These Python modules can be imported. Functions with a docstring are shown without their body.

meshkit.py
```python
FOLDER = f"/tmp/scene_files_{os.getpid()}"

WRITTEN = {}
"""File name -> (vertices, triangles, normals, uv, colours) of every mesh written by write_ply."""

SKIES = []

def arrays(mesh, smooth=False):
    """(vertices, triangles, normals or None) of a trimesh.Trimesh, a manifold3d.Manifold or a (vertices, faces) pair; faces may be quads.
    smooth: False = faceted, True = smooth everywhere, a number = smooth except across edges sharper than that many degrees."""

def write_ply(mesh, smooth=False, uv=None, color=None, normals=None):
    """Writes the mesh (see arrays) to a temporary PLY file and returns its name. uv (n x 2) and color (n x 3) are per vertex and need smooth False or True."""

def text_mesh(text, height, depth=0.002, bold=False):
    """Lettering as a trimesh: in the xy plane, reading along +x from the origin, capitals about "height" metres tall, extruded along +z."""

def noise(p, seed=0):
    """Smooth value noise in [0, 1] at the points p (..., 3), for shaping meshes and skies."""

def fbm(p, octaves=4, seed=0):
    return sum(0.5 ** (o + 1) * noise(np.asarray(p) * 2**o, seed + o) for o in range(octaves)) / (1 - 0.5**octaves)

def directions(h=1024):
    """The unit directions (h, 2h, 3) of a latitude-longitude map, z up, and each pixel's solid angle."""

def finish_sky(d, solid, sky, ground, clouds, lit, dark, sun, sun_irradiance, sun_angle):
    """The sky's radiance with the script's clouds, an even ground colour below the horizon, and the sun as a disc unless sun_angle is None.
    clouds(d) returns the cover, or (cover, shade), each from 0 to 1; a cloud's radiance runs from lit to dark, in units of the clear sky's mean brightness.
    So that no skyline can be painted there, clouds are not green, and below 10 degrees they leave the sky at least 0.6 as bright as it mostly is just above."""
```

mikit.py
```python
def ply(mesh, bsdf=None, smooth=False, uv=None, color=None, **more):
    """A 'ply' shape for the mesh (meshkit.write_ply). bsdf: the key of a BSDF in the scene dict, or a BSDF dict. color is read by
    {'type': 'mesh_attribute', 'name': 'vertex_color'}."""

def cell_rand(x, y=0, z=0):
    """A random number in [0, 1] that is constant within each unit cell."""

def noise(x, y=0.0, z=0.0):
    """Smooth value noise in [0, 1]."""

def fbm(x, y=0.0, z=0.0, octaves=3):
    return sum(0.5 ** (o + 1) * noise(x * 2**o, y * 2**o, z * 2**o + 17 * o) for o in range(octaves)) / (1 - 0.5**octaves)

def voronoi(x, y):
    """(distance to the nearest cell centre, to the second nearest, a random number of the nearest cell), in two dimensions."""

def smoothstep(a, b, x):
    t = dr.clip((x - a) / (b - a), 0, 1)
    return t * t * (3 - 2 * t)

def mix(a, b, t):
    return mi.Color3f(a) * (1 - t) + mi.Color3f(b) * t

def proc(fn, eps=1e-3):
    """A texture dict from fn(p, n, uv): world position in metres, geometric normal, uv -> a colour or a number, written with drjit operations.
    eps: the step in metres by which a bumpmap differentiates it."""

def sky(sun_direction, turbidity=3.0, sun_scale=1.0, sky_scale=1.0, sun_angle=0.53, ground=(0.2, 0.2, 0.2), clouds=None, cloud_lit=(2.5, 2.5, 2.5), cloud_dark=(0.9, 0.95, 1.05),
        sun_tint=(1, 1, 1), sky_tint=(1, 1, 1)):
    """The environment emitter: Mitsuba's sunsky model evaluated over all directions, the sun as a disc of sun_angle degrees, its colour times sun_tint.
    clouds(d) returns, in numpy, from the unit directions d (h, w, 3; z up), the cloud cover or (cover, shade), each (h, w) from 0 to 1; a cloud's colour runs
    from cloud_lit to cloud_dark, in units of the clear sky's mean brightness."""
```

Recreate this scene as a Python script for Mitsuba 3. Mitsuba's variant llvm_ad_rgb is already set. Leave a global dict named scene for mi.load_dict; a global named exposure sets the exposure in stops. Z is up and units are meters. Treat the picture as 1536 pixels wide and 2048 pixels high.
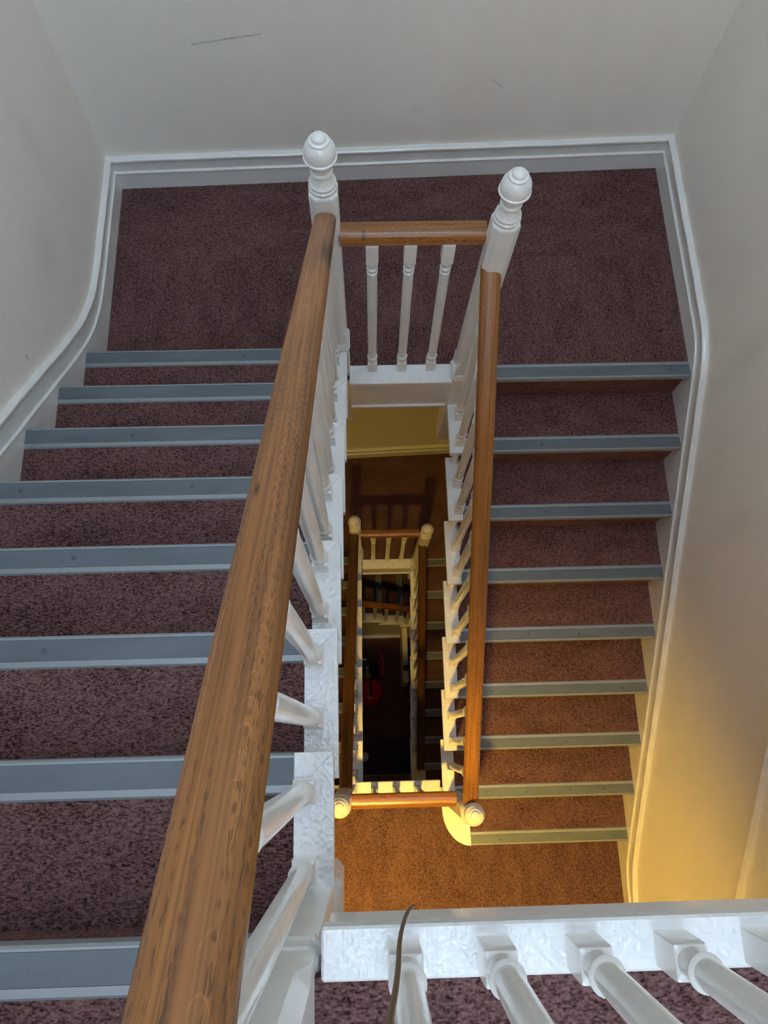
import math, numpy as np, trimesh, shapely
from shapely.geometry import Polygon, box as sbox
from shapely.ops import unary_union
import drjit as dr, mitsuba as mi, mikit
from mikit import noise, fbm, smoothstep, mix, proc

T = mi.ScalarTransform4f
rng = np.random.default_rng(7)
scene, labels = {}, {}

# ---------------------------------------------------------------- camera, light, exposure
exposure = 0.0
SKYLIGHT = (2.65, 3.5, 4.95)          # frosted skylight panes over the stairwell
ADDED_WINDOW = (6.6, 8.0, 10.2)             # unseen window added in the near wall for more light from the side
LAMP_TOP = (1260.0, 770.0, 125.0)          # flat lamp disc under the upper landing, beam narrowed by its drum
LAMP_LOW = (22.0, 12., 2.0)        # flat lamp disc one storey further down
CAM = np.array([-.137, .2794, 2.6897])
FOCAL = 1449.8
_a, _y, _r = np.radians([17.2509, -3.995, 2.5665])
_rz = np.array([[math.cos(_y), -math.sin(_y), 0], [math.sin(_y), math.cos(_y), 0], [0, 0, 1]])
FWD, UP, RT = _rz @ [0, math.sin(_a), -math.cos(_a)], _rz @ [0, math.cos(_a), math.sin(_a)], _rz @ [1., 0, 0]
UP2 = -math.sin(_r) * RT + math.cos(_r) * UP
scene['camera'] = {'type': 'perspective', 'fov_axis': 'x', 'fov': math.degrees(2 * math.atan(768 / FOCAL)), 'near_clip': 0.02, 'far_clip': 100,
                   'to_world': T().look_at(origin=CAM.tolist(), target=(CAM + FWD).tolist(), up=UP2.tolist())}


# ---------------------------------------------------------------- materials
def lin(r, g, b):
    return [(x / 255 / 12.92) if x <= 10 else ((x / 255 + .055) / 1.055) ** 2.4 for x in (r, g, b)]


def gauss(p, c, s):
    return dr.exp(-sum(dr.square((a - b) / w) for a, b, w in zip((p.x, p.y, p.z), c, s)))


def seg(p, ax, a, b, c, d, w):
    """A thin scratch between two points, in the plane of two coordinates ax."""
    u, v = (p.x if ax[0] == 'x' else p.y), p.z
    t = dr.clip(((u - a) * (c - a) + (v - b) * (d - b)) / ((c - a) ** 2 + (d - b) ** 2), 0, 1)
    du, dv = u - (a + t * (c - a)), v - (b + t * (d - b))
    return 1 - smoothstep(w * .4, w, dr.sqrt(du * du + dv * dv))


def wall_fn(p, n, uv):
    m = fbm(p.x * 2.1, p.y * 2.1, p.z * 2.1, 4)
    f = noise(p.x * 160, p.y * 160, p.z * 160)
    c = mix(lin(221, 217, 207), lin(229, 225, 216), m) * (0.975 + .05 * f)
    back = smoothstep(2.5, 2.6, p.y)
    scr = seg(p, 'xz', -.74, .676, -.62, .692, .006) * .35 + seg(p, 'xz', -.62, .692, -.49, .707, .005) * .5
    scr += seg(p, 'xz', .382, .484, .415, .460, .003) * .35 + seg(p, 'xz', .415, .460, .434, .442, .003) * .3
    scr += .10 * gauss(p, (.096, 2.7, .357), (.03, 1, .02))
    scr = scr * back * (.4 + .6 * noise(p.x * 60, p.z * 60))
    left = 1 - smoothstep(-1.2, -1.1, p.x)
    scr += left * (.55 * seg(p, 'yz', 1.478, .580, 1.484, .595, .004) + .10 * gauss(p, (-1.23, 1.9, .55), (1, .10, .10)) + .07 * gauss(p, (-1.23, 2.2, .75), (1, .06, .2)))
    right = smoothstep(1.1, 1.2, p.x)
    scr += right * (.10 * gauss(p, (1.23, 1.55, .42), (1, .06, .2)) + .08 * gauss(p, (1.23, 1.0, .1), (1, .05, .15)))
    return c * (1 - dr.clip(scr, 0, .8))


def wall_bump(p, n, uv):
    return fbm(p.x * 90, p.y * 90, p.z * 90, 2)


def carpet_fn(p, n, uv):
    lay = (dr.abs(p.z) < .03) & (p.y < 2.27) & (p.y > 1.6)
    lay |= (p.z < -1.69) & (p.z > -1.73)
    x = dr.select(lay, p.y, p.x)
    y = dr.select(lay, p.x, p.y + p.z * 1.3)
    a = noise(x * 190, y * 420, 3.0)
    b = noise(x * 420, y * 560, 9.0)
    c = noise(x * 9, y * 22, 1.0)
    v = .52 * a + .44 * b + .14 * c
    t = dr.clip((v - .22) / .68, 0, 1)
    col = mix(lin(40, 21, 22), lin(126, 94, 92), t)
    return col * (.86 + .28 * fbm(p.x * 2.5, p.y * 2.5, p.z * 2.5, 2))


def carpet_bump(p, n, uv):
    return noise(p.x * 310, p.y * 310, p.z * 310)


def _wood(u, v, w, p, dark, v0):
    big = fbm(v * 26, w * 26, u * 1.7, 3)
    fine = noise(v * 420, w * 420, u * 9)
    mid = noise(v * 170, w * 170, u * 3.0)
    q = v + .0015 * noise(u * 9, v * 30, 2.0)
    line = smoothstep(.42, .80, noise(q * 560, w * 150, u * 4))
    band = smoothstep(.35, .68, noise(q * 230, w * 80, u * 2.4))
    pore = smoothstep(.50, .70, noise(q * 1600, w * 650, u * 105)) * band
    k = v - v0
    ph = u * 230 + 52000 * k * k + 5 * noise(u * 14, v * 60, 4.0)
    arc = smoothstep(.955, 1.0, dr.sin(ph)) * (1 - smoothstep(.006, .010, dr.abs(k))) * smoothstep(.40, .62, noise(u * 19, v * 50, 8.0))
    c = mix(lin(98, 56, 25), lin(176, 116, 60), dr.clip(.10 + .50 * big + .25 * fine + .35 * (mid - .45), 0, 1))
    c = c * (1 - .50 * pore) * (1 - .30 * line) * (1 + .34 * arc)
    return c * (1 - dark)


def wood_slope_fn(p, n, uv):
    s = dr.select(p.x < 0, -1.0, 1.0)
    u = (p.y * .785 + s * p.z * .62)
    w = (p.z * .785 - s * p.y * .62)
    nn = noise(p.x * 200, w * 120, u * 7)
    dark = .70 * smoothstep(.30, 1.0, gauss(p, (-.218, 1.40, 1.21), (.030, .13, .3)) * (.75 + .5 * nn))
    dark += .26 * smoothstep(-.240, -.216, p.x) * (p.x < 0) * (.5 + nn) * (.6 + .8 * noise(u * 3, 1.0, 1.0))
    dark += .80 * gauss(p, (-.269, .563, 1.88), (.0035, .012, .05)) + .7 * gauss(p, (.239, 1.213, .39), (.003, .005, .02))
    dark += .55 * gauss(p, (.268, .05, -.55), (.06, .09, .3)) * nn
    return _wood(u, p.x, w, p, dr.clip(dark, 0, .85), dr.select(p.x < 0, -.237, .262))


def wood_level_fn(p, n, uv):
    return _wood(p.x, p.y, p.z, p, .75 * gauss(p, (-.135, 1.72, .86), (.006, .012, .03)), 9.0)


def wood_bump(p, n, uv):
    s = dr.select(p.x < 0, -1.0, 1.0)
    u = (p.y * .785 + s * p.z * .62)
    return noise(p.x * 330, (p.z * .785 - s * p.y * .62) * 330, u * 12)


def white_fn(p, n, uv):
    m = fbm(p.x * 9, p.y * 9, p.z * 9, 3)
    return mix(lin(212, 212, 208), lin(230, 230, 226), m)


def white_bump(p, n, uv):
    return fbm(p.x * 55, p.y * 55, p.z * 55, 3)


def worn_white_fn(p, n, uv):
    m = fbm(p.x * 14, p.y * 14, p.z * 14, 3)
    d = smoothstep(.80, .86, noise(p.x * 90, p.y * 90, p.z * 90))
    return mix(lin(212, 214, 212), lin(228, 229, 227), m) * (1 - .10 * d)


def lump_bump(p, n, uv):
    return fbm(p.x * 170, p.y * 170, p.z * 170, 2)


def vinyl_fn(p, n, uv):
    m = fbm(p.x * 7, p.y * 30, p.z * 7, 3)
    s = noise(p.x * 240, p.y * 240, p.z * 240)
    return mix(lin(76, 84, 90), lin(98, 107, 113), m) * (.94 + .12 * s)


def bump(fn, h, inner, eps=1e-3):
    return {'type': 'bumpmap', 'arbitrary': {'type': 'proc', **proc(fn, eps)}, 'scale': h, 'bsdf': inner}


def two(b):
    return {'type': 'twosided', 'bsdf': b}


def pr(col, rough, **k):
    c = proc(col) if callable(col) else {'type': 'rgb', 'value': list(col)}
    return {'type': 'principled', 'base_color': c, 'roughness': rough, **k}


scene['mat_wall'] = two(bump(wall_bump, .0006, pr(wall_fn, .62, specular=.35)))
scene['mat_plaster'] = two(pr(lin(232, 230, 222), .7, specular=.3))
scene['mat_carpet'] = two(bump(carpet_bump, .0025, pr(carpet_fn, .95, specular=.08, sheen=.3)))
scene['mat_white'] = two(bump(white_bump, .0007, pr(white_fn, .15, specular=.5, clearcoat=.4, clearcoat_gloss=.92)))
scene['mat_worn_white'] = two(bump(lump_bump, .0026, pr(worn_white_fn, .15, specular=.55, clearcoat=.5, clearcoat_gloss=.92)))
scene['mat_wood_slope'] = two(bump(wood_bump, .0004, pr(wood_slope_fn, .34, specular=.5, clearcoat=.25, clearcoat_gloss=.7)))
scene['mat_wood_dark'] = two(pr(lambda p, n, uv: wood_slope_fn(p, n, uv) * .38, .34, specular=.5))  # same oak colour multiplied darker, for the lower storey rails
scene['mat_wood_level'] = two(pr(wood_level_fn, .30, specular=.5, clearcoat=.3, clearcoat_gloss=.7))
scene['mat_vinyl'] = two(pr(vinyl_fn, .42, specular=.45))
scene['mat_lip'] = two(pr(lin(136, 142, 146), .35, metallic=.25, specular=.5))
scene['mat_plug'] = two(pr(lin(70, 78, 84), .5))
scene['mat_red'] = two(pr(lin(190, 22, 52), .22, specular=.5))
scene['mat_black'] = two(pr(lin(22, 22, 24), .3))
scene['mat_cord'] = two(pr(lin(88, 72, 56), .4))
scene['mat_metal'] = two(pr(lin(190, 190, 190), .25, metallic=.9))
scene['mat_globe'] = two(pr(lin(240, 235, 225), .3))


# ---------------------------------------------------------------- helpers
def numbered(name):
    taken = [k for k in list(scene) + list(labels)]
    if not any(k == name or k.startswith(name + '__') for k in taken):
        return name
    i = 1
    while any(k == f'{name}_{i:03d}' or k.startswith(f'{name}_{i:03d}__') for k in taken):
        i += 1
    return f'{name}_{i:03d}'


def thing(name, label, cat, group=None):
    k = numbered(name)
    labels[k] = {'label': label, 'category': cat}
    if group:
        labels[k]['group'] = group
    return k


COUNT = {}


def part(name, mesh, mat, parent, smooth=30, label=None):
    base = f'{parent}__{name}'
    i = COUNT.get(base, 0)
    COUNT[base] = i + 1
    k = base if i == 0 else f'{base}_{i:03d}'
    scene[k] = mikit.ply(mesh, mat, smooth=smooth)
    if label:
        labels[k] = {'label': label}
    return k


def single(name, mesh, mat, label, cat, smooth=30, group=None):
    k = numbered(name)
    scene[k] = mikit.ply(mesh, mat, smooth=smooth)
    labels[k] = {'label': label, 'category': cat}
    if group:
        labels[k]['group'] = group
    return k


def struct(name, mesh, mat, label, cat, smooth=30):
    k = single(name, mesh, mat, label, cat, smooth)
    labels[k]['kind'] = 'structure'
    return k


def bx(x0, x1, y0, y1, z0, z1, c=0.0):
    x0, x1, y0, y1, z0, z1 = min(x0, x1), max(x0, x1), min(y0, y1), max(y0, y1), min(z0, z1), max(z0, z1)
    if c <= 0:
        m = trimesh.creation.box((x1 - x0, y1 - y0, z1 - z0))
        m.apply_translation(((x0 + x1) / 2, (y0 + y1) / 2, (z0 + z1) / 2))
        return m
    pts = []
    for a, b in ((x0, 1), (x1, -1)):
        for d, e in ((y0, 1), (y1, -1)):
            for f, g in ((z0, 1), (z1, -1)):
                pts += [(a + b * c, d + e * c, f), (a + b * c, d, f + g * c), (a, d + e * c, f + g * c)]
    return trimesh.convex.convex_hull(np.array(pts))


def cat(*ms):
    return trimesh.util.concatenate([m for m in ms])


def extrude_x(poly, x0, x1):
    """poly in (y, z) extruded from x0 to x1."""
    m = cat(*[trimesh.creation.extrude_polygon(g, x1 - x0, engine='earcut') for g in getattr(poly, 'geoms', [poly]) if g.area > 1e-6])
    v = m.vertices.copy()
    m.vertices = np.stack([v[:, 2] + x0, v[:, 0], v[:, 1]], 1)
    m.fix_normals()
    return m


def extrude_z(poly, z0, z1):
    m = trimesh.creation.extrude_polygon(poly, z1 - z0, engine='earcut')
    m.apply_translation((0, 0, z0))
    return m


def extrude_y(poly, y0, y1):
    """poly in (x, z)."""
    m = trimesh.creation.extrude_polygon(poly, y1 - y0, engine='earcut')
    v = m.vertices.copy()
    m.vertices = np.stack([v[:, 0], v[:, 2] + y0, v[:, 1]], 1)
    m.fix_normals()
    return m


def loft(rings, closed=True, caps=True):
    """rings: (n, m, 3) points; neighbours joined with quads."""
    R = np.array(rings, float)
    n, m = R.shape[:2]
    f = []
    for i in range(n - 1):
        for j in range(m if closed else m - 1):
            a, b = i * m + j, i * m + (j + 1) % m
            f += [(a, b, b + m), (a, b + m, a + m)]
    v = R.reshape(-1, 3)
    if caps and closed:
        c0, c1 = len(v), len(v) + 1
        v = np.vstack([v, R[0].mean(0), R[-1].mean(0)])
        for j in range(m):
            f += [(c0, (j + 1) % m, j), (c1, (n - 1) * m + j, (n - 1) * m + (j + 1) % m)]
    t = trimesh.Trimesh(v, np.array(f), process=False)
    if t.volume < 0:
        t.invert()
    return t


def lathe(prof, seg=40, at=(0, 0, 0)):
    a = np.arange(seg) * 2 * math.pi / seg
    rings = [[(r * math.cos(t) + at[0], r * math.sin(t) + at[1], z + at[2]) for t in a] for r, z in prof]
    return loft(rings)


def sweep(profile, p0, p1):
    """profile (u sideways, v up) swept along p0-p1; v is perpendicular to the run."""
    p0, p1 = np.array(p0, float), np.array(p1, float)
    d = (p1 - p0) / np.linalg.norm(p1 - p0)
    side = np.cross(d, [0, 0, 1.])
    side /= np.linalg.norm(side)
    up = np.cross(side, d)
    n = max(2, int(np.linalg.norm(p1 - p0) / .05))
    return loft([[p0 + (p1 - p0) * t + side * u + up * v for u, v in profile] for t in np.linspace(0, 1, n)])


def tube(pts, radii, seg=16):
    pts = np.array(pts, float)
    d = np.gradient(pts, axis=0)
    d /= np.linalg.norm(d, axis=1, keepdims=True)
    ref = np.array([1., .2, 0])
    rings = []
    for p, t, r in zip(pts, d, radii):
        a = np.cross(t, ref)
        a /= np.linalg.norm(a)
        b = np.cross(t, a)
        rings.append([p + r * (math.cos(k) * a + math.sin(k) * b) for k in np.arange(seg) * 2 * math.pi / seg])
    return loft(rings)


# ---------------------------------------------------------------- dimensions (metres; z = 0 on the landing half a storey below the camera)
RISE, GO, STOREY = .19, .245, 3.42
WX, NEAR, CEIL, DEEP = 1.23, -2.40, 6.0, -6.5
XIN = 1.212                          # face of the wall boards


def y_left(k):
    return 1.972 - GO * k


def y_right(j):
    return 1.672 - GO * j


def y_back(x):
    return 2.695 + .080 * (x / 2.42)


# ---------------------------------------------------------------- setting: walls, ceiling, skylight
def wall_box(poly):
    return extrude_z(Polygon(poly), DEEP - .1, CEIL)


struct('wall_back', wall_box([(-WX - .2, y_back(-WX - .2) + .02), (WX + .2, y_back(WX + .2) + .02), (WX + .2, 2.95), (-WX - .2, 2.95)]), 'mat_wall', 'pale grey-beige painted wall behind the half landing', 'wall')
struct('wall_left', bx(-WX - .15, -WX, NEAR, 2.8, DEEP - .1, CEIL), 'mat_wall', 'pale grey painted wall rising beside the left flight', 'wall')
struct('wall_right', bx(WX, WX + .15, NEAR, 2.85, DEEP - .1, CEIL), 'mat_wall', 'beige painted wall beside the right flight, lit yellow lower down', 'wall')
ADDED_WIN = sbox(-.62, 3.05, .62, 4.75)  # opening for the added window that lights the walls from the side
struct('wall_near', extrude_y(sbox(-WX - .15, DEEP - .1, WX + .15, CEIL).difference(ADDED_WIN), NEAR - .15, NEAR), 'mat_wall', 'painted wall at the near end of the stairwell', 'wall')
SKY = (-.95, 1.05, -1.15, 1.65)
hole = sbox(SKY[0], SKY[2], SKY[1], SKY[3])
ceil_poly = sbox(-WX - .15, NEAR - .15, WX + .15, 2.95).difference(hole)
struct('ceiling', extrude_z(ceil_poly, CEIL, CEIL + .18), 'mat_plaster', 'white plaster ceiling over the stairwell', 'ceiling')
labels['window_1'] = {'label': 'frosted skylight in the ceiling over the stairwell', 'category': 'window', 'kind': 'structure'}
fr = hole.buffer(.04, join_style=2).difference(sbox(-.88, -1.08, .98, 1.58))
bars = unary_union([sbox(.03, -1.10, .07, 1.60), sbox(-.90, .23, 1.0, .27)])
part('frame', extrude_z(unary_union([fr, bars]), CEIL + .02, CEIL + .07), 'mat_white', 'window_1', False)
for x0, x1 in ((-.90, .03), (.07, 1.00)):
    for y0, y1 in ((-1.10, .23), (.27, 1.60)):
        z = CEIL + .06
        pane = trimesh.Trimesh([(x0, y0, z), (x1, y0, z), (x1, y1, z), (x0, y1, z)], [(0, 2, 1), (0, 3, 2)], process=False)
        k = part('pane', pane, 'mat_globe', 'window_1', False)
        scene[k]['emitter'] = {'type': 'area', 'radiance': {'type': 'rgb', 'value': list(SKYLIGHT)}}


labels['window_2'] = {'label': 'added frosted window in the near wall, an unseen source of side light', 'category': 'window', 'kind': 'structure'}
part('frame', extrude_y(unary_union([ADDED_WIN.difference(ADDED_WIN.buffer(-.05, join_style=2)), sbox(-.02, 3.05, .02, 4.75), sbox(-.62, 3.88, .62, 3.92)]), NEAR - .11, NEAR - .05), 'mat_white', 'window_2', False)
for x0, x1 in ((-.57, -.02), (.02, .57)):
    for z0, z1 in ((3.10, 3.88), (3.92, 4.70)):
        y = NEAR - .08
        pane = trimesh.Trimesh([(x0, y, z0), (x1, y, z0), (x1, y, z1), (x0, y, z1)], [(0, 2, 1), (0, 3, 2)], process=False)
        k = part('pane', pane, 'mat_globe', 'window_2', False)
        scene[k]['emitter'] = {'type': 'area', 'radiance': {'type': 'rgb', 'value': list(ADDED_WINDOW)}}


# ---------------------------------------------------------------- setting: floors, landings
def slab(name, ctop, polys, z, label, under=.20):
    """carpet sheet on a plaster slab"""
    pc = unary_union([sbox(*p) for p in polys])
    struct(name, extrude_z(pc, z - .03, z), 'mat_carpet', label, 'floor', False)
    struct('ceiling_' + ctop, extrude_z(pc, z - under, z - .03), 'mat_plaster', 'plaster underside of the ' + label, 'ceiling', False)


slab('floor_upper', 'under_upper', [(-.402, NEAR, XIN, -.215), (-.277, NEAR, XIN, -.055), (-.245, NEAR, XIN, .010), (-XIN, NEAR, -.24, y_left(9) - .06)], 1.71, 'burgundy carpet of the top floor behind the white balusters', .10)
slab('floor_landing', 'under_landing', [(-XIN, 1.70, XIN, y_back(0) + .05)], 0, 'burgundy carpeted half landing against the back wall')
slab('floor_lower', 'under_lower', [(-.402, NEAR, .30, -.055), (-.277, NEAR, .30, -.030), (-XIN, NEAR, -.24, y_left(9) - .06), (.25, NEAR, XIN, y_right(8) + .03)], -1.71, 'carpeted floor one storey down, glowing orange under the lamp')
slab('floor_lower_landing', 'under_lower_landing', [(-XIN, 1.70, XIN, y_back(0) + .05)], -STOREY, 'dim carpeted half landing seen down the well')
slab('floor_hall', 'under_hall', [(-XIN, NEAR, XIN, -.10)], -1.71 - STOREY, 'dark carpeted floor two storeys down')
struct('floor_ground', bx(-WX, WX, NEAR, 2.72, DEEP - .1, DEEP), 'mat_carpet', 'dark red carpet at the bottom of the stairwell', 'floor')

# boards and fascias round the well
struct('trim_1', bx(-.205, XIN + .01, .006, .064, 1.685, 1.716, .003), 'mat_worn_white', 'glossy white nosing board under the top floor balusters', 'trim')
struct('trim_2', bx(-.20, XIN + .01, .02, .056, 1.60, 1.687, .002), 'mat_white', 'white fascia board below the top floor nosing', 'trim')
N = 3
for i, z in enumerate((0, -STOREY)):
    w = ('upper', 'lower')[i]
    struct(f'trim_{N}', bx(-.205, .226, 1.656, 1.742, z - .012, z + .018, .003), 'mat_worn_white', f'white nosing board between the newels of the {w} half landing', 'trim')
    struct(f'trim_{N+1}', cat(bx(-.205, .226, 1.668, 1.702, z - .215, z - .010, .002), bx(-.205, .226, 1.660, 1.70, z - .222, z - .205, .003)), 'mat_white', f'white fascia under the {w} half landing board', 'trim')
    N += 2
struct('trim_7', bx(-.245, .235, -.040, .036, -1.725, -1.695, .003), 'mat_worn_white', 'cream lit nosing board between the newels one storey down', 'trim')
struct('trim_8', bx(-.245, .235, -.02, .026, -1.93, -1.723, .002), 'mat_white', 'white fascia under the nosing board one storey down', 'trim')


# skirtings that follow the stairs
def smax(a, b, k):
    m = np.maximum(a, b)
    return m + k * np.log(np.exp((a - m) / k) + np.exp((b - m) / k))


def smin(a, b, k):
    return -smax(-np.asarray(a), -np.asarray(b), k)


def lines_left(y):
    zl = .19 + .776 * (1.727 - y) + .028
    lo = smin(smax(.10, zl, .060), 1.71 + .10, .03)
    hi = smin(smax(.165, zl + .095, .060), 1.71 + .165, .03)
    return lo, hi


def lines_right(y):
    zl = -(1.672 - y) * .776
    lo = smax(smin(.10, zl + .030, .022), -1.71 + .10, .035)
    hi = smax(smin(.17, zl + .125, .040), -1.71 + .165, .05)
    return lo, hi


def skirt_profile(lo, hi, bottom):
    return [(0, bottom), (.020, bottom), (.020, lo - .012), (.0235, lo - .011), (.0250, lo - .007), (.0240, lo - .003), (.019, lo), (.0125, lo + .0005), (.0125, lo + .004), (.0155, lo + .005), (.0155, hi - .027), (.0125, hi - .026),
            (.0125, hi - .023), (.0205, hi - .020), (.0245, hi - .013), (.0235, hi - .005), (.018, hi), (.006, hi + .002), (0, hi + .002)]


def skirt_side(sign, fn, dz):
    rings = []
    for y in np.linspace(NEAR, 2.76, 150):
        lo, hi = fn(y)
        e = .0025 * math.sin(y * 23 + sign) * math.sin(y * 9)
        rings.append([(sign * (WX - t), y, z + dz) for t, z in skirt_profile(lo + e * .4, hi + e, lo - .30)])
    return loft(rings)


def skirt_back(dz):
    rings = []
    for x in np.linspace(-WX, WX, 80):
        e = .002 * math.sin(x * 11) * math.sin(x * 5 + 1)
        rings.append([(x, y_back(x) + .02 - t, z + dz) for t, z in skirt_profile(.098 + e * .3, .168 + e, -.05)])
    return loft(rings)


for i, dz in enumerate((0, -STOREY)):
    w = ('upper', 'lower')[i]
    s = ('', '_lower')[i]
    struct('baseboard_left' + s, skirt_side(-1, lines_left, dz), 'mat_white', f'white moulded skirting climbing the left wall of the {w} storey', 'baseboard', 40)
    struct('baseboard_right' + s, skirt_side(1, lines_right, dz), 'mat_white', f'white moulded skirting running down the right wall of the {w} storey', 'baseboard', 40)
    struct('baseboard_back' + s, skirt_back(dz), 'mat_white', f'white moulded skirting along the back wall of the {w} half landing', 'baseboard', 40)
# sloping dado rail on the right wall
dado = [[(WX - t, y, -.40 + .776 * (y + .337) + z) for t, z in ((0, 0), (.010, 0), (.012, .058), (.020, .061), (.023, .074), (.016, .084), (0, .087))] for y in np.linspace(-1.4, .62, 20)]
struct('trim_9', loft(dado), 'mat_wall', 'sloping moulded rail on the right wall, parallel to the stairs', 'trim')


# ---------------------------------------------------------------- stair flights
def nosing_parts(t, x0, x1, yf, d, z, seed):
    """strip with rolled front lip, dark insert, flat rear edge and screw plugs; d = direction of descent in y"""
    prof = [(0.004, -.024), (.000, -.022), (-.001, -.012), (.001, .001), (.005, .0045), (.0085, .0045), (.0085, .002), (.054, .002), (.054, .0045), (.066, .0042), (.070, .0005), (.070, -.001), (.007, -.001), (.007, -.024)]
    body = Polygon([(yf - d * s, z + v) for s, v in prof])
    k = part('nosing_strip', extrude_x(body, x0, x1), 'mat_lip', t, 25)
    part('insert', bx(x0 + .001, x1 - .001, yf - d * .0092, yf - d * .0535, z + .0015, z + .0040), 'mat_vinyl', k, False)
    r = np.random.default_rng(seed)
    for q in np.linspace(x0 + .13, x1 - .12, 4):
        q += r.uniform(-.04, .04)
        part('screw_plug', lathe([(.0062, 0), (.0062, .0009), (.0050, .0013), (0.0005, .0011)], 16, (q, yf - d * (.030 + r.uniform(-.005, .005)), z + .0036)), 'mat_vinyl' if r.random() < .6 else 'mat_plug', k, 30)


def cap_mesh(xo, xi, yf, d, length, z):
    """mitred white tread end: a front piece and a long side piece with a hairline between"""
    s = 1 if xo > xi else -1
    w = abs(xo - xi)
    m = .042
    front = Polygon([(xi, yf), (xo, yf), (xo - s * m, yf - d * m), (xi, yf - d * m)])
    side = Polygon([(xo, yf), (xo, yf - d * length), (xi, yf - d * length), (xi, yf - d * m), (xo - s * m, yf - d * m)])
    out = []
    for p in (front, side):
        q = p.buffer(-.0006, join_style=2)
        out += [extrude_z(q, z - .026, z + .0035)]
    out.append(extrude_z(Polygon([(xi, yf - d * .002), (xo - s * .002, yf - d * .002), (xo - s * .002, yf - d * length), (xi, yf - d * length)]), z - .025, z + .001))
    out.append(extrude_z(Polygon([(xi, yf - d * .012), (xo - s * .010, yf - d * .012), (xo - s * .010, yf - d * (length - .01)), (xi, yf - d * (length - .01))]), z - .040, z - .024))
    return cat(*out)


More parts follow.
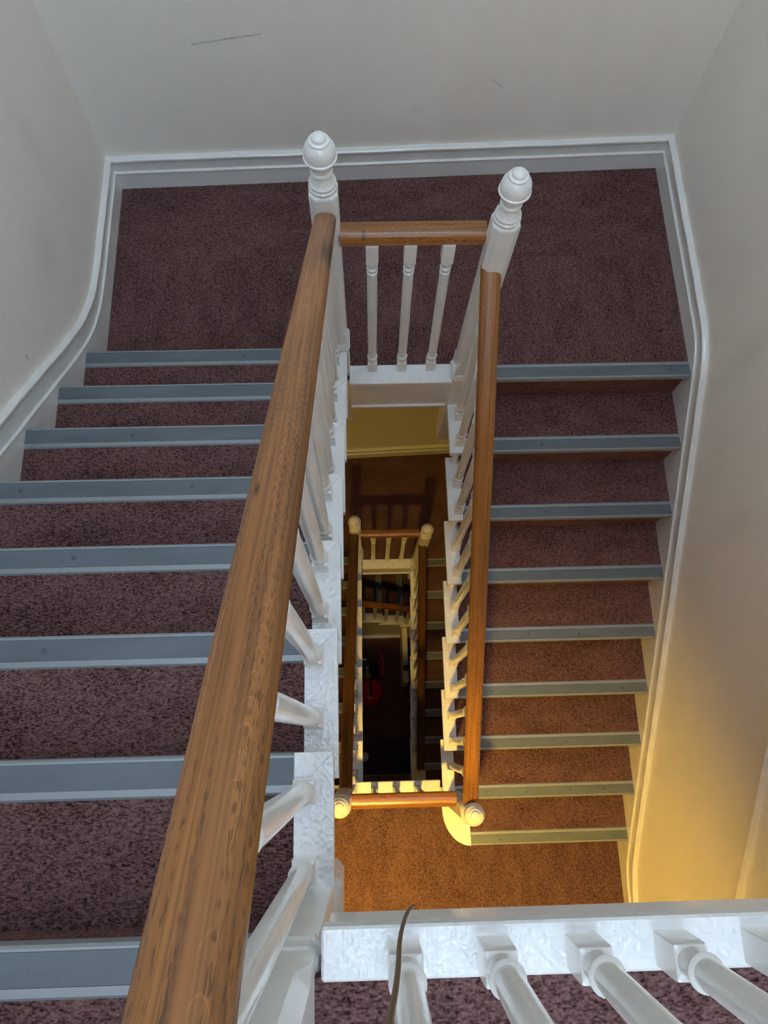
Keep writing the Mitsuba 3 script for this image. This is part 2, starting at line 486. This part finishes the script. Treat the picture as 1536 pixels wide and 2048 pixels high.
def flight(label, side, dz, bullnose=False):
    d = 1 if side < 0 else -1
    t = thing('stair_flight', label, 'stairs')
    yf = (lambda k: y_left(k)) if side < 0 else (lambda k: y_right(8 - k + 1))
    # step k counts upwards from the lowest nosing (k = 1)
    n0 = 1
    top = 9
    z0 = 0 if side < 0 else -1.71
    xw, xs, xo = side * XIN, side * .279, side * (.209 if side < 0 else .214)
    for k in range(n0, top + 1):
        y, z = yf(k), z0 + RISE * k + dz
        a, b = min(xw, xs), max(xw, xs)
        if k == top and side < 0:
            b = -.40
        if bullnose and k == 1:
            a = .368
        depth = GO + .04 if k < top else .09
        if k < top:
            part('tread', bx(a, b, y - d * .012, y - d * depth, z - .032, z, 0), 'mat_carpet', t, False)
        part('riser', bx(a, b, y - d * .024, y - d * .050, z - RISE - .005, z - .025, 0), 'mat_carpet', t, False)
        nosing_parts(t, a, b, y, d, z, 100 * k + int(7 * dz) % 50 + (side > 0) * 17)
        if k < top and not (bullnose and k == 1):
            L = GO + .055
            if k == top - 1:
                L = y * d - (-.03 if side < 0 else -1.66)
            if L > .06:
                part('tread_cap', cap_mesh(xo, xs, y, d, L, z), 'mat_worn_white', t, False)
    if bullnose:
        y, z = yf(1), z0 + RISE + dz
        pts = [(.368, y), (.368, y + .27), (.225, y + .27)] + [(.368 - .145 * math.sin(a), y + .185 - .185 * math.cos(a)) for a in np.linspace(math.pi / 2, 0, 16)]
        part('bullnose_end', extrude_z(Polygon(pts), z - .03, z + .004), 'mat_worn_white', t, 30, 'rounded white end of the lowest step')
        part('bullnose_riser', extrude_z(Polygon(pts).buffer(-.02), z - RISE, z - .028), 'mat_white', t, 30)
    # cut string: sawtooth board under the tread caps
    saw = []
    for k in range(n0 + bullnose, top):
        y, z = yf(k), z0 + RISE * k + dz
        saw.append(sbox(min(y - d * .022, y - d * (GO + .03)), z - .60, max(y - d * .022, y - d * (GO + .03)), z - .026))
    yA, zA, yB, zB = yf(1), z0 + RISE + dz, yf(9), z0 + 9 * RISE + dz
    band = Polygon([(yA + d * .1, zA - .275 - .0776), (yB, zB - .275), (yB, zB + 1), (yA + d * .1, zA + 1)])
    saw = unary_union(saw).intersection(band)
    x1, x2 = sorted((side * (abs(xo) + .030), side * .262))
    if side > 0:
        saw = saw.intersection(sbox(-9, -1.709 + dz, 9, 9))
    part('string', extrude_x(saw, x1, x2), 'mat_white', t, False)
    # plaster soffit
    sof = Polygon([(yA - d * .05, zA - .225), (yB, zB - .235), (yB, zB - .30), (yA - d * .05, zA - .29)]).intersection(sbox(-9, z0 + dz + .002, 9, 99))
    part('soffit', extrude_x(sof, min(xw, side * .25), max(xw, side * .25)), 'mat_plaster', t, False)
    return t


flight('carpeted flight on the left descending from the top floor to the half landing', -1, 0)
flight('carpeted flight on the right descending from the half landing to the orange lit floor', 1, 0, True)
flight('dark lower flight mostly hidden under the left flight, seen only by its white string', -1, -STOREY)
flight('dark lower flight seen between the two right handrails down the well', 1, -STOREY, True)


# ---------------------------------------------------------------- newel posts
def square_ring(x, y, z, h, c):
    return [(x + a * h + (0 if p else -a * c), y + b * h + (-b * c if p else 0), z) for a, b, o in ((1, 1, (1, 0)), (-1, 1, (0, 1)), (-1, -1, (1, 0)), (1, -1, (0, 1))) for p in o]


def newel(label, x, y, zref, mould, top, foot, lean=(0, 0), group=None, wide=None):
    """mould, top, foot: heights of base moulding, block top and drop, from zref"""
    t = thing('newel_post', label, 'newel post', group)
    def put(m):
        v = m.vertices.copy()
        v[:, 0] += lean[0] * (v[:, 2] - zref)
        v[:, 1] += lean[1] * (v[:, 2] - zref)
        m.vertices = v
        return m
    ring = lambda z, h, c: square_ring(x, y, zref + z, h, max(c, .0008))
    base = loft([ring(foot, .045, .004), ring(mould - .012, .045, .004)])
    part('base_block', put(base), 'mat_white', t, 25)
    if wide:
        part('foot_block', put(loft([ring(foot, .050, .016), ring(wide - .012, .056, .017), ring(wide, .050, .016)])), 'mat_white', t, False)
    mo = loft([ring(mould - .014, .046, .010), ring(mould - .008, .050, .013), ring(mould, .050, .013), ring(mould + .004, .047, .013), ring(mould + .010, .047, .013), ring(mould + .022, .044, .013), ring(mould + .024, .042, .012)])
    part('base_moulding', put(mo), 'mat_white', t, False)
    post = loft([ring(mould + .02, .041, .001), ring(mould + .085, .041, .001), ring(mould + .115, .041, .017), ring(top - .045, .041, .017), ring(top - .012, .0415, .019), ring(top - .006, .0405, .019), ring(top, .036, .018)])
    part('post', put(post), 'mat_white', t, False)
    # corner stops seen as small pyramids where the chamfer dies out
    fin = [(.030, -.004), (.038, 0), (.0405, .004), (.0405, .010), (.037, .014), (.037, .018), (.0385, .020), (.0385, .024), (.035, .028), (.031, .036), (.027, .046), (.0245, .054), (.0245, .058), (.030, .060), (.032, .064), (.030, .068),
           (.027, .071), (.030, .078), (.0355, .090), (.0395, .102), (.0405, .108), (.0445, .109), (.0462, .112), (.0458, .1155), (.0425, .117), (.0432, .121), (.0434, .127), (.0426, .136), (.0405, .144), (.0365, .152), (.0310, .159), (.0280, .1615), (.0272, .1625), (.0285, .165), (.0280, .168), (.0250, .1705), (.0200, .1715),
           (.0205, .174), (.0195, .178), (.016, .182), (.010, .185), (.003, .1865)]
    part('finial', put(lathe(fin, 48, (x, y, zref + top))), 'mat_white', t, 35)
    drop = [(.003, -.052), (.018, -.049), (.032, -.038), (.041, -.022), (.044, -.012), (.046, -.008), (.046, -.002), (.042, 0), (.040, .004)]
    part('drop', put(lathe(drop, 32, (x, y, zref + foot))), 'mat_white', t, 35)
    return t


newel('white newel post with acorn finial where the big left handrail ends', -.246, 1.750, 0, .215, 1.022, -.44)
newel('white newel post with acorn finial at the head of the right flight', .2575, 1.700, 0, .045, .945, -.56, lean=(.023, 0))
newel('cropped white newel post at the top floor beside the big handrail', -.254, -.006, 1.71, -.045, .98, -.66, wide=-.43)
newel('small yellow lit newel post at the left end of the short orange rail', -.286, .004, -1.71, .045, 1.022, -.42)
newel('small yellow lit newel post at the foot of the right flight', .272, -.042, -1.71, .215, 1.025, .02)
newel('tiny cream newel post at the left of the lower half landing down the well', -.242, 1.750, -STOREY, .215, 1.022, -.44)
newel('tiny cream newel post at the right of the lower half landing down the well', .2575, 1.700, -STOREY, .045, .945, -.44, lean=(.023, 0))

# ---------------------------------------------------------------- balustrades
RAIL = [(.000, .0305), (.010, .0300), (.018, .0280), (.025, .0240), (.030, .0180), (.0325, .010), (.0328, .002), (.0315, -.004), (.0285, -.007), (.0255, -.008), (.0250, -.012), (.0275, -.0135), (.0285, -.018), (.0265, -.0235), (.022, -.0245), (.012, -.0245)]
RAIL = [(u, v) for u, v in RAIL] + [(-u, v) for u, v in RAIL[::-1] if u > 0]


def baluster(x, y, z, H, roll=0.0):
    h = .0195
    b0, b1 = .066, .100           # base block height, ring height
    t0 = H - .095                 # lower end of the top block
    sq = lambda zz, hh, c=.0015: square_ring(0, 0, zz, hh, c)
    base = loft([sq(0, h), sq(b0 - .010, h), sq(b0 - .003, h - .001), sq(b0, h - .004, .006)])
    prof = [(.014, b0 - .004), (.0178, b0 + .002), (.0172, b0 + .012), (.0165, b0 + .022), (.0165, b1 - .006), (.0200, b1 - .0025), (.0208, b1), (.0200, b1 + .0025), (.0165, b1 + .006)]
    for f in np.linspace(0, 1, 6)[1:]:
        prof.append((.0165 + .0012 * math.sin(f * 2.6), b1 + .006 + f * (t0 - .055 - b1 - .006)))
    e = t0 - .055
    prof += [(.0185, e + .002), (.0185, e + .005), (.0155, e + .008), (.0150, e + .018), (.0185, e + .021), (.0190, e + .025), (.0175, e + .028), (.0150, e + .031), (.0155, e + .042), (.0180, e + .050), (.0190, e + .055), (.014, e + .058)]
    shaft = lathe(prof, 20)
    topb = loft([sq(t0 - .003, h - .004, .006), sq(t0 + .003, h - .001), sq(t0 + .010, h), sq(H, h)])
    m = cat(base, shaft, topb)
    m.apply_transform(trimesh.transformations.rotation_matrix(roll, (0, 0, 1)))
    m.apply_translation((x, y, z))
    return m


def stair_rail(label, side, dz, p0, p1):
    """p0, p1: ends of the rail's top line (x, y, z)"""
    t = thing('stair_balustrade', label, 'balustrade')
    p0, p1 = np.array(p0, float), np.array(p1, float)
    d = (p1 - p0) / np.linalg.norm(p1 - p0)
    up = np.cross(np.cross(d, [0, 0, 1.]), d)
    up /= np.linalg.norm(up)
    o = -.0305 * up
    part('handrail', sweep(RAIL, p0 + o, p1 + o), 'mat_wood_slope' if dz == 0 else 'mat_wood_dark', t, 40, 'varnished oak handrail' if dz == 0 else 'dark oak handrail')
    sl = (p1[2] - p0[2]) / (p1[1] - p0[1])
    for k in range(1, 9):
        for off in (.062, .184):
            if side < 0:
                y, z = y_left(k) - off, RISE * k + dz
            else:
                y, z = y_right(9 - k) + off - .015, -1.71 + RISE * k + dz
            if not (p0[1] + .02 < y < p1[1] - .04):
                continue
            f = (y - p0[1]) / (p1[1] - p0[1])
            top = p0[2] + sl * (y - p0[1]) - .050
            x = side * .2565 if side < 0 else .2585
            part('baluster', baluster(x, y, z + .003, top - z - .003, rng.uniform(-.03, .03)), 'mat_white', t, 30)
    return t


stair_rail('white balustrade with broad oak handrail running from the camera down the left flight', -1, 0, (-.254, .025, 2.309), (-.246, 1.72, .960))
stair_rail('white balustrade with oak handrail beside the right flight', 1, 0, (.268, -.005, -.600), (.265, 1.672, .760))
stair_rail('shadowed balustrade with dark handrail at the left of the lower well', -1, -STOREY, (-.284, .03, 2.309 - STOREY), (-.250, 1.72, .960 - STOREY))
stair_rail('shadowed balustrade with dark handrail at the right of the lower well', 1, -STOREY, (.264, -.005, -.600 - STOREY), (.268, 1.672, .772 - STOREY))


def level_rail(label, x0, x1, y, ztop, xs, yb, zb):
    t = thing('landing_balustrade', label, 'balustrade')
    part('handrail', sweep(RAIL, (x0, y, ztop - .0305), (x1, y, ztop - .0305)), 'mat_wood_level', t, 40, 'varnished oak handrail')
    for x in xs:
        part('baluster', baluster(x, yb, zb, ztop - .050 - zb), 'mat_white', t, 30)
    return t


level_rail('short level balustrade with three white balusters between the acorn newels', -.207, .238, 1.742, .862, (-.110, .009, .128), 1.728, .018)
level_rail('top floor balustrade whose white balusters lean out of the lower edge of the photo', -.215, XIN, .032, 2.56, [-.107 + .106 * i for i in range(13)], .030, 1.714)
level_rail('short level balustrade with orange lit rail one storey down', -.245, .232, .000, -.835, (-.140, -.020, .100), -.004, -1.695)
level_rail('tiny level balustrade of the lower half landing down the well', -.205, .238, 1.742, .862 - STOREY, (-.110, .009, .128), 1.728, .018 - STOREY)

# ---------------------------------------------------------------- bottom of the well
t = thing('stair_flight', 'narrow dark flight along the back of the well bottom, falling to the right', 'stairs')
for k in range(-1, 4):
    z, x = -5.13 - RISE * k, -.265 + .235 * k
    part('tread', bx(x - .01, x + .235, 1.55, 2.64, z - .03, z), 'mat_carpet', t, False)
    part('riser', bx(x + .205, x + .225, 1.55, 2.64, z - RISE, z - .02), 'mat_carpet', t, False)
    s = part('nosing_strip', bx(x + .185, x + .245, 1.55, 2.64, z - .02, z + .005, .002), 'mat_lip', t, False)
    part('insert', bx(x + .192, x + .236, 1.552, 2.638, z + .0045, z + .0065), 'mat_vinyl', s, False)
    part('tread_cap', bx(x - .02, x + .250, 1.455, 1.56, z - .026, z + .004, .003), 'mat_worn_white', t, False)
part('string', extrude_y(Polygon([(-.60, -4.98), (-.265, -5.16), (-.03, -5.16), (-.03, -5.35), (.205, -5.35), (.205, -5.54), (.44, -5.54), (.44, -5.73), (.60, -5.73), (.60, -6.42), (-.60, -6.42)]), 1.475, 1.53), 'mat_white', t, False)
part('skirting', bx(-.60, .60, 1.455, 1.475, -6.5, -6.40, .003), 'mat_white', t, False)
t = thing('stair_balustrade', 'dim stubby balustrade with dark rail on the bottom flight', 'balustrade')
part('handrail', sweep(RAIL, (-.42, 1.49, -3.98), (.55, 1.49, -4.76)), 'mat_wood_level', t, 40)
for k in range(-1, 4):
    for o in (.05, .165):
        x = -.265 + .235 * k + o
        z = -5.13 - RISE * k
        if -.4 < x < .5:
            part('baluster', baluster(x, 1.50, z, (-3.98 - .804 * (x + .42)) - .05 - z), 'mat_white', t, 30)
struct('wall_well_right', bx(.215, .275, .86, 1.475, DEEP, -5.75, .003), 'mat_wall', 'short cream spandrel wall at the right of the well bottom', 'wall')
struct('wall_well_left', bx(-.40, -.335, -.10, 1.475, DEEP, -5.9, .003), 'mat_wall', 'narrow cream wall edge at the left of the well bottom', 'wall')
single('knob', lathe([(.004, 0), (.02, .002), (.022, .01), (.016, .03), (.03, .045), (.036, .06), (.03, .078), (.004, .086)], 24, (.245, 1.02, -5.75)), 'mat_black', 'small dark round knob on the short cream wall down the well', 'knob')
single('plate', lathe([(.003, 0), (.052, 0), (.058, .004), (.056, .010), (.046, .008), (.003, .009)], 32, (-.262, .055, DEEP + .002)), 'mat_globe', 'small white round disc on the dark floor at the bottom of the well', 'plate')

# vacuum cleaner seen from above
v = thing('vacuum_cleaner', 'red canister vacuum cleaner with black top on the dark ground floor', 'vacuum cleaner')
vx, vy, vz = -.185, .80, DEEP
part('body', lathe([(.01, .05), (.15, .05), (.168, .07), (.172, .12), (.165, .20), (.150, .235), (.10, .262), (.01, .270)], 40, (vx, vy, vz)), 'mat_red', v, 30)
rear = lathe([(.01, .05), (.15, .05), (.166, .07), (.170, .12), (.164, .18), (.150, .20), (.01, .205)], 40, (vx - .01, vy + .295, vz))
part('rear_tub', rear, 'mat_red', v, 30, 'red rear tub')
part('motor_cap', lathe([(.01, .0), (.160, .0), (.162, .05), (.140, .10), (.06, .125), (.01, .128)], 36, (vx - .025, vy + .285, vz + .19)), 'mat_black', v, 30, 'black motor cap')
part('switch_label', bx(vx - .095, vx - .025, vy + .365, vy + .383, vz + .30, vz + .312, .002), 'mat_globe', v, False, 'small white label')
part('bridge', bx(vx - .09, vx + .085, vy + .10, vy + .20, vz + .06, vz + .17, .01), 'mat_black', v, False, 'black joint between the tubs')
part('handle', tube([(vx + .02, vy - .06, vz + .25), (vx + .02, vy - .05, vz + .285), (vx + .02, vy + .03, vz + .300), (vx + .02, vy + .10, vz + .285), (vx + .02, vy + .11, vz + .24)], [.012] * 5, 12), 'mat_black', v, 40, 'black carry handle')
part('hose', tube([(vx + .14 + .03 * math.sin(a), vy + .295 + .16 * math.cos(a), vz + .20 + .02 * math.sin(2 * a)) for a in np.linspace(.1, 2.4, 18)], [.016] * 18, 12), 'mat_red', v, 40, 'red curved handle rim')
for q, (a, b) in enumerate(((.045, .03), (.0, -.01), (-.085, -.10))):
    part('screw', lathe([(.007, 0), (.007, .004), (.001, .006)], 12, (vx + a, vy + b, vz + .252)), 'mat_metal', v, 30)
for a, b in ((.12, -.10), (-.12, -.10), (.12, .38), (-.12, .38)):
    w = trimesh.creation.cylinder(.045, .03, sections=24)
    w.apply_transform(trimesh.transformations.rotation_matrix(math.pi / 2, (0, 1, 0)))
    w.apply_translation((vx + a, vy + b, vz + .045))
    part('wheel', w, 'mat_black', v, 30, 'black wheel')

# cord hanging from the top floor rail close to the lens
ctrl = np.array([(-.140, .012, 2.572), (-.141, .070, 2.566), (-.141, .130, 2.535), (-.139, .172, 2.48), (-.1345, .185, 2.41), (-.131, .182, 2.36), (-.128, .1795, 2.31), (-.126, .1795, 2.27), (-.122, .180, 2.23), (-.118, .179, 2.20), (-.114, .177, 2.18)])
from scipy.interpolate import CubicSpline
cs = CubicSpline(np.linspace(0, 1, len(ctrl)), ctrl)
u = np.linspace(0, 1, 60)
single('cord', tube(cs(u), .0017 - .0007 * u, 14), 'mat_cord', 'thin brown cord hanging over the top floor rail in front of the first baluster', 'cord', 40)

# ---------------------------------------------------------------- lamps under the landings
for i, (px, py, zt, rad, lab) in enumerate(((-.22, -.90, 1.61, LAMP_TOP, 'lamp in an added cutoff drum under the top floor, lighting the orange floor'), (.05, -.95, -1.91, LAMP_LOW, 'lamp in an added cutoff drum two floors down'))):
    t = thing('ceiling_lamp', lab, 'lamp')
    part('cutoff_drum', lathe([(.004, 0), (.152, 0), (.152, -.255), (.146, -.255), (.146, -.03), (.004, -.03)], 40, (px, py, zt)), 'mat_black', t, 30)  # opaque drum added round the disc to keep light off the far walls
    a = np.arange(32) * math.pi / 16
    v = np.vstack([np.stack([px + .135 * np.cos(a), py + .135 * np.sin(a), a * 0 + zt - .04], 1), [[px, py, zt - .04]]])
    k = part('diffuser', trimesh.Trimesh(v, [((q + 1) % 32, q, 32) for q in range(32)], process=False), 'mat_globe', t, False)
    scene[k]['emitter'] = {'type': 'area', 'radiance': {'type': 'rgb', 'value': list(rad)}}
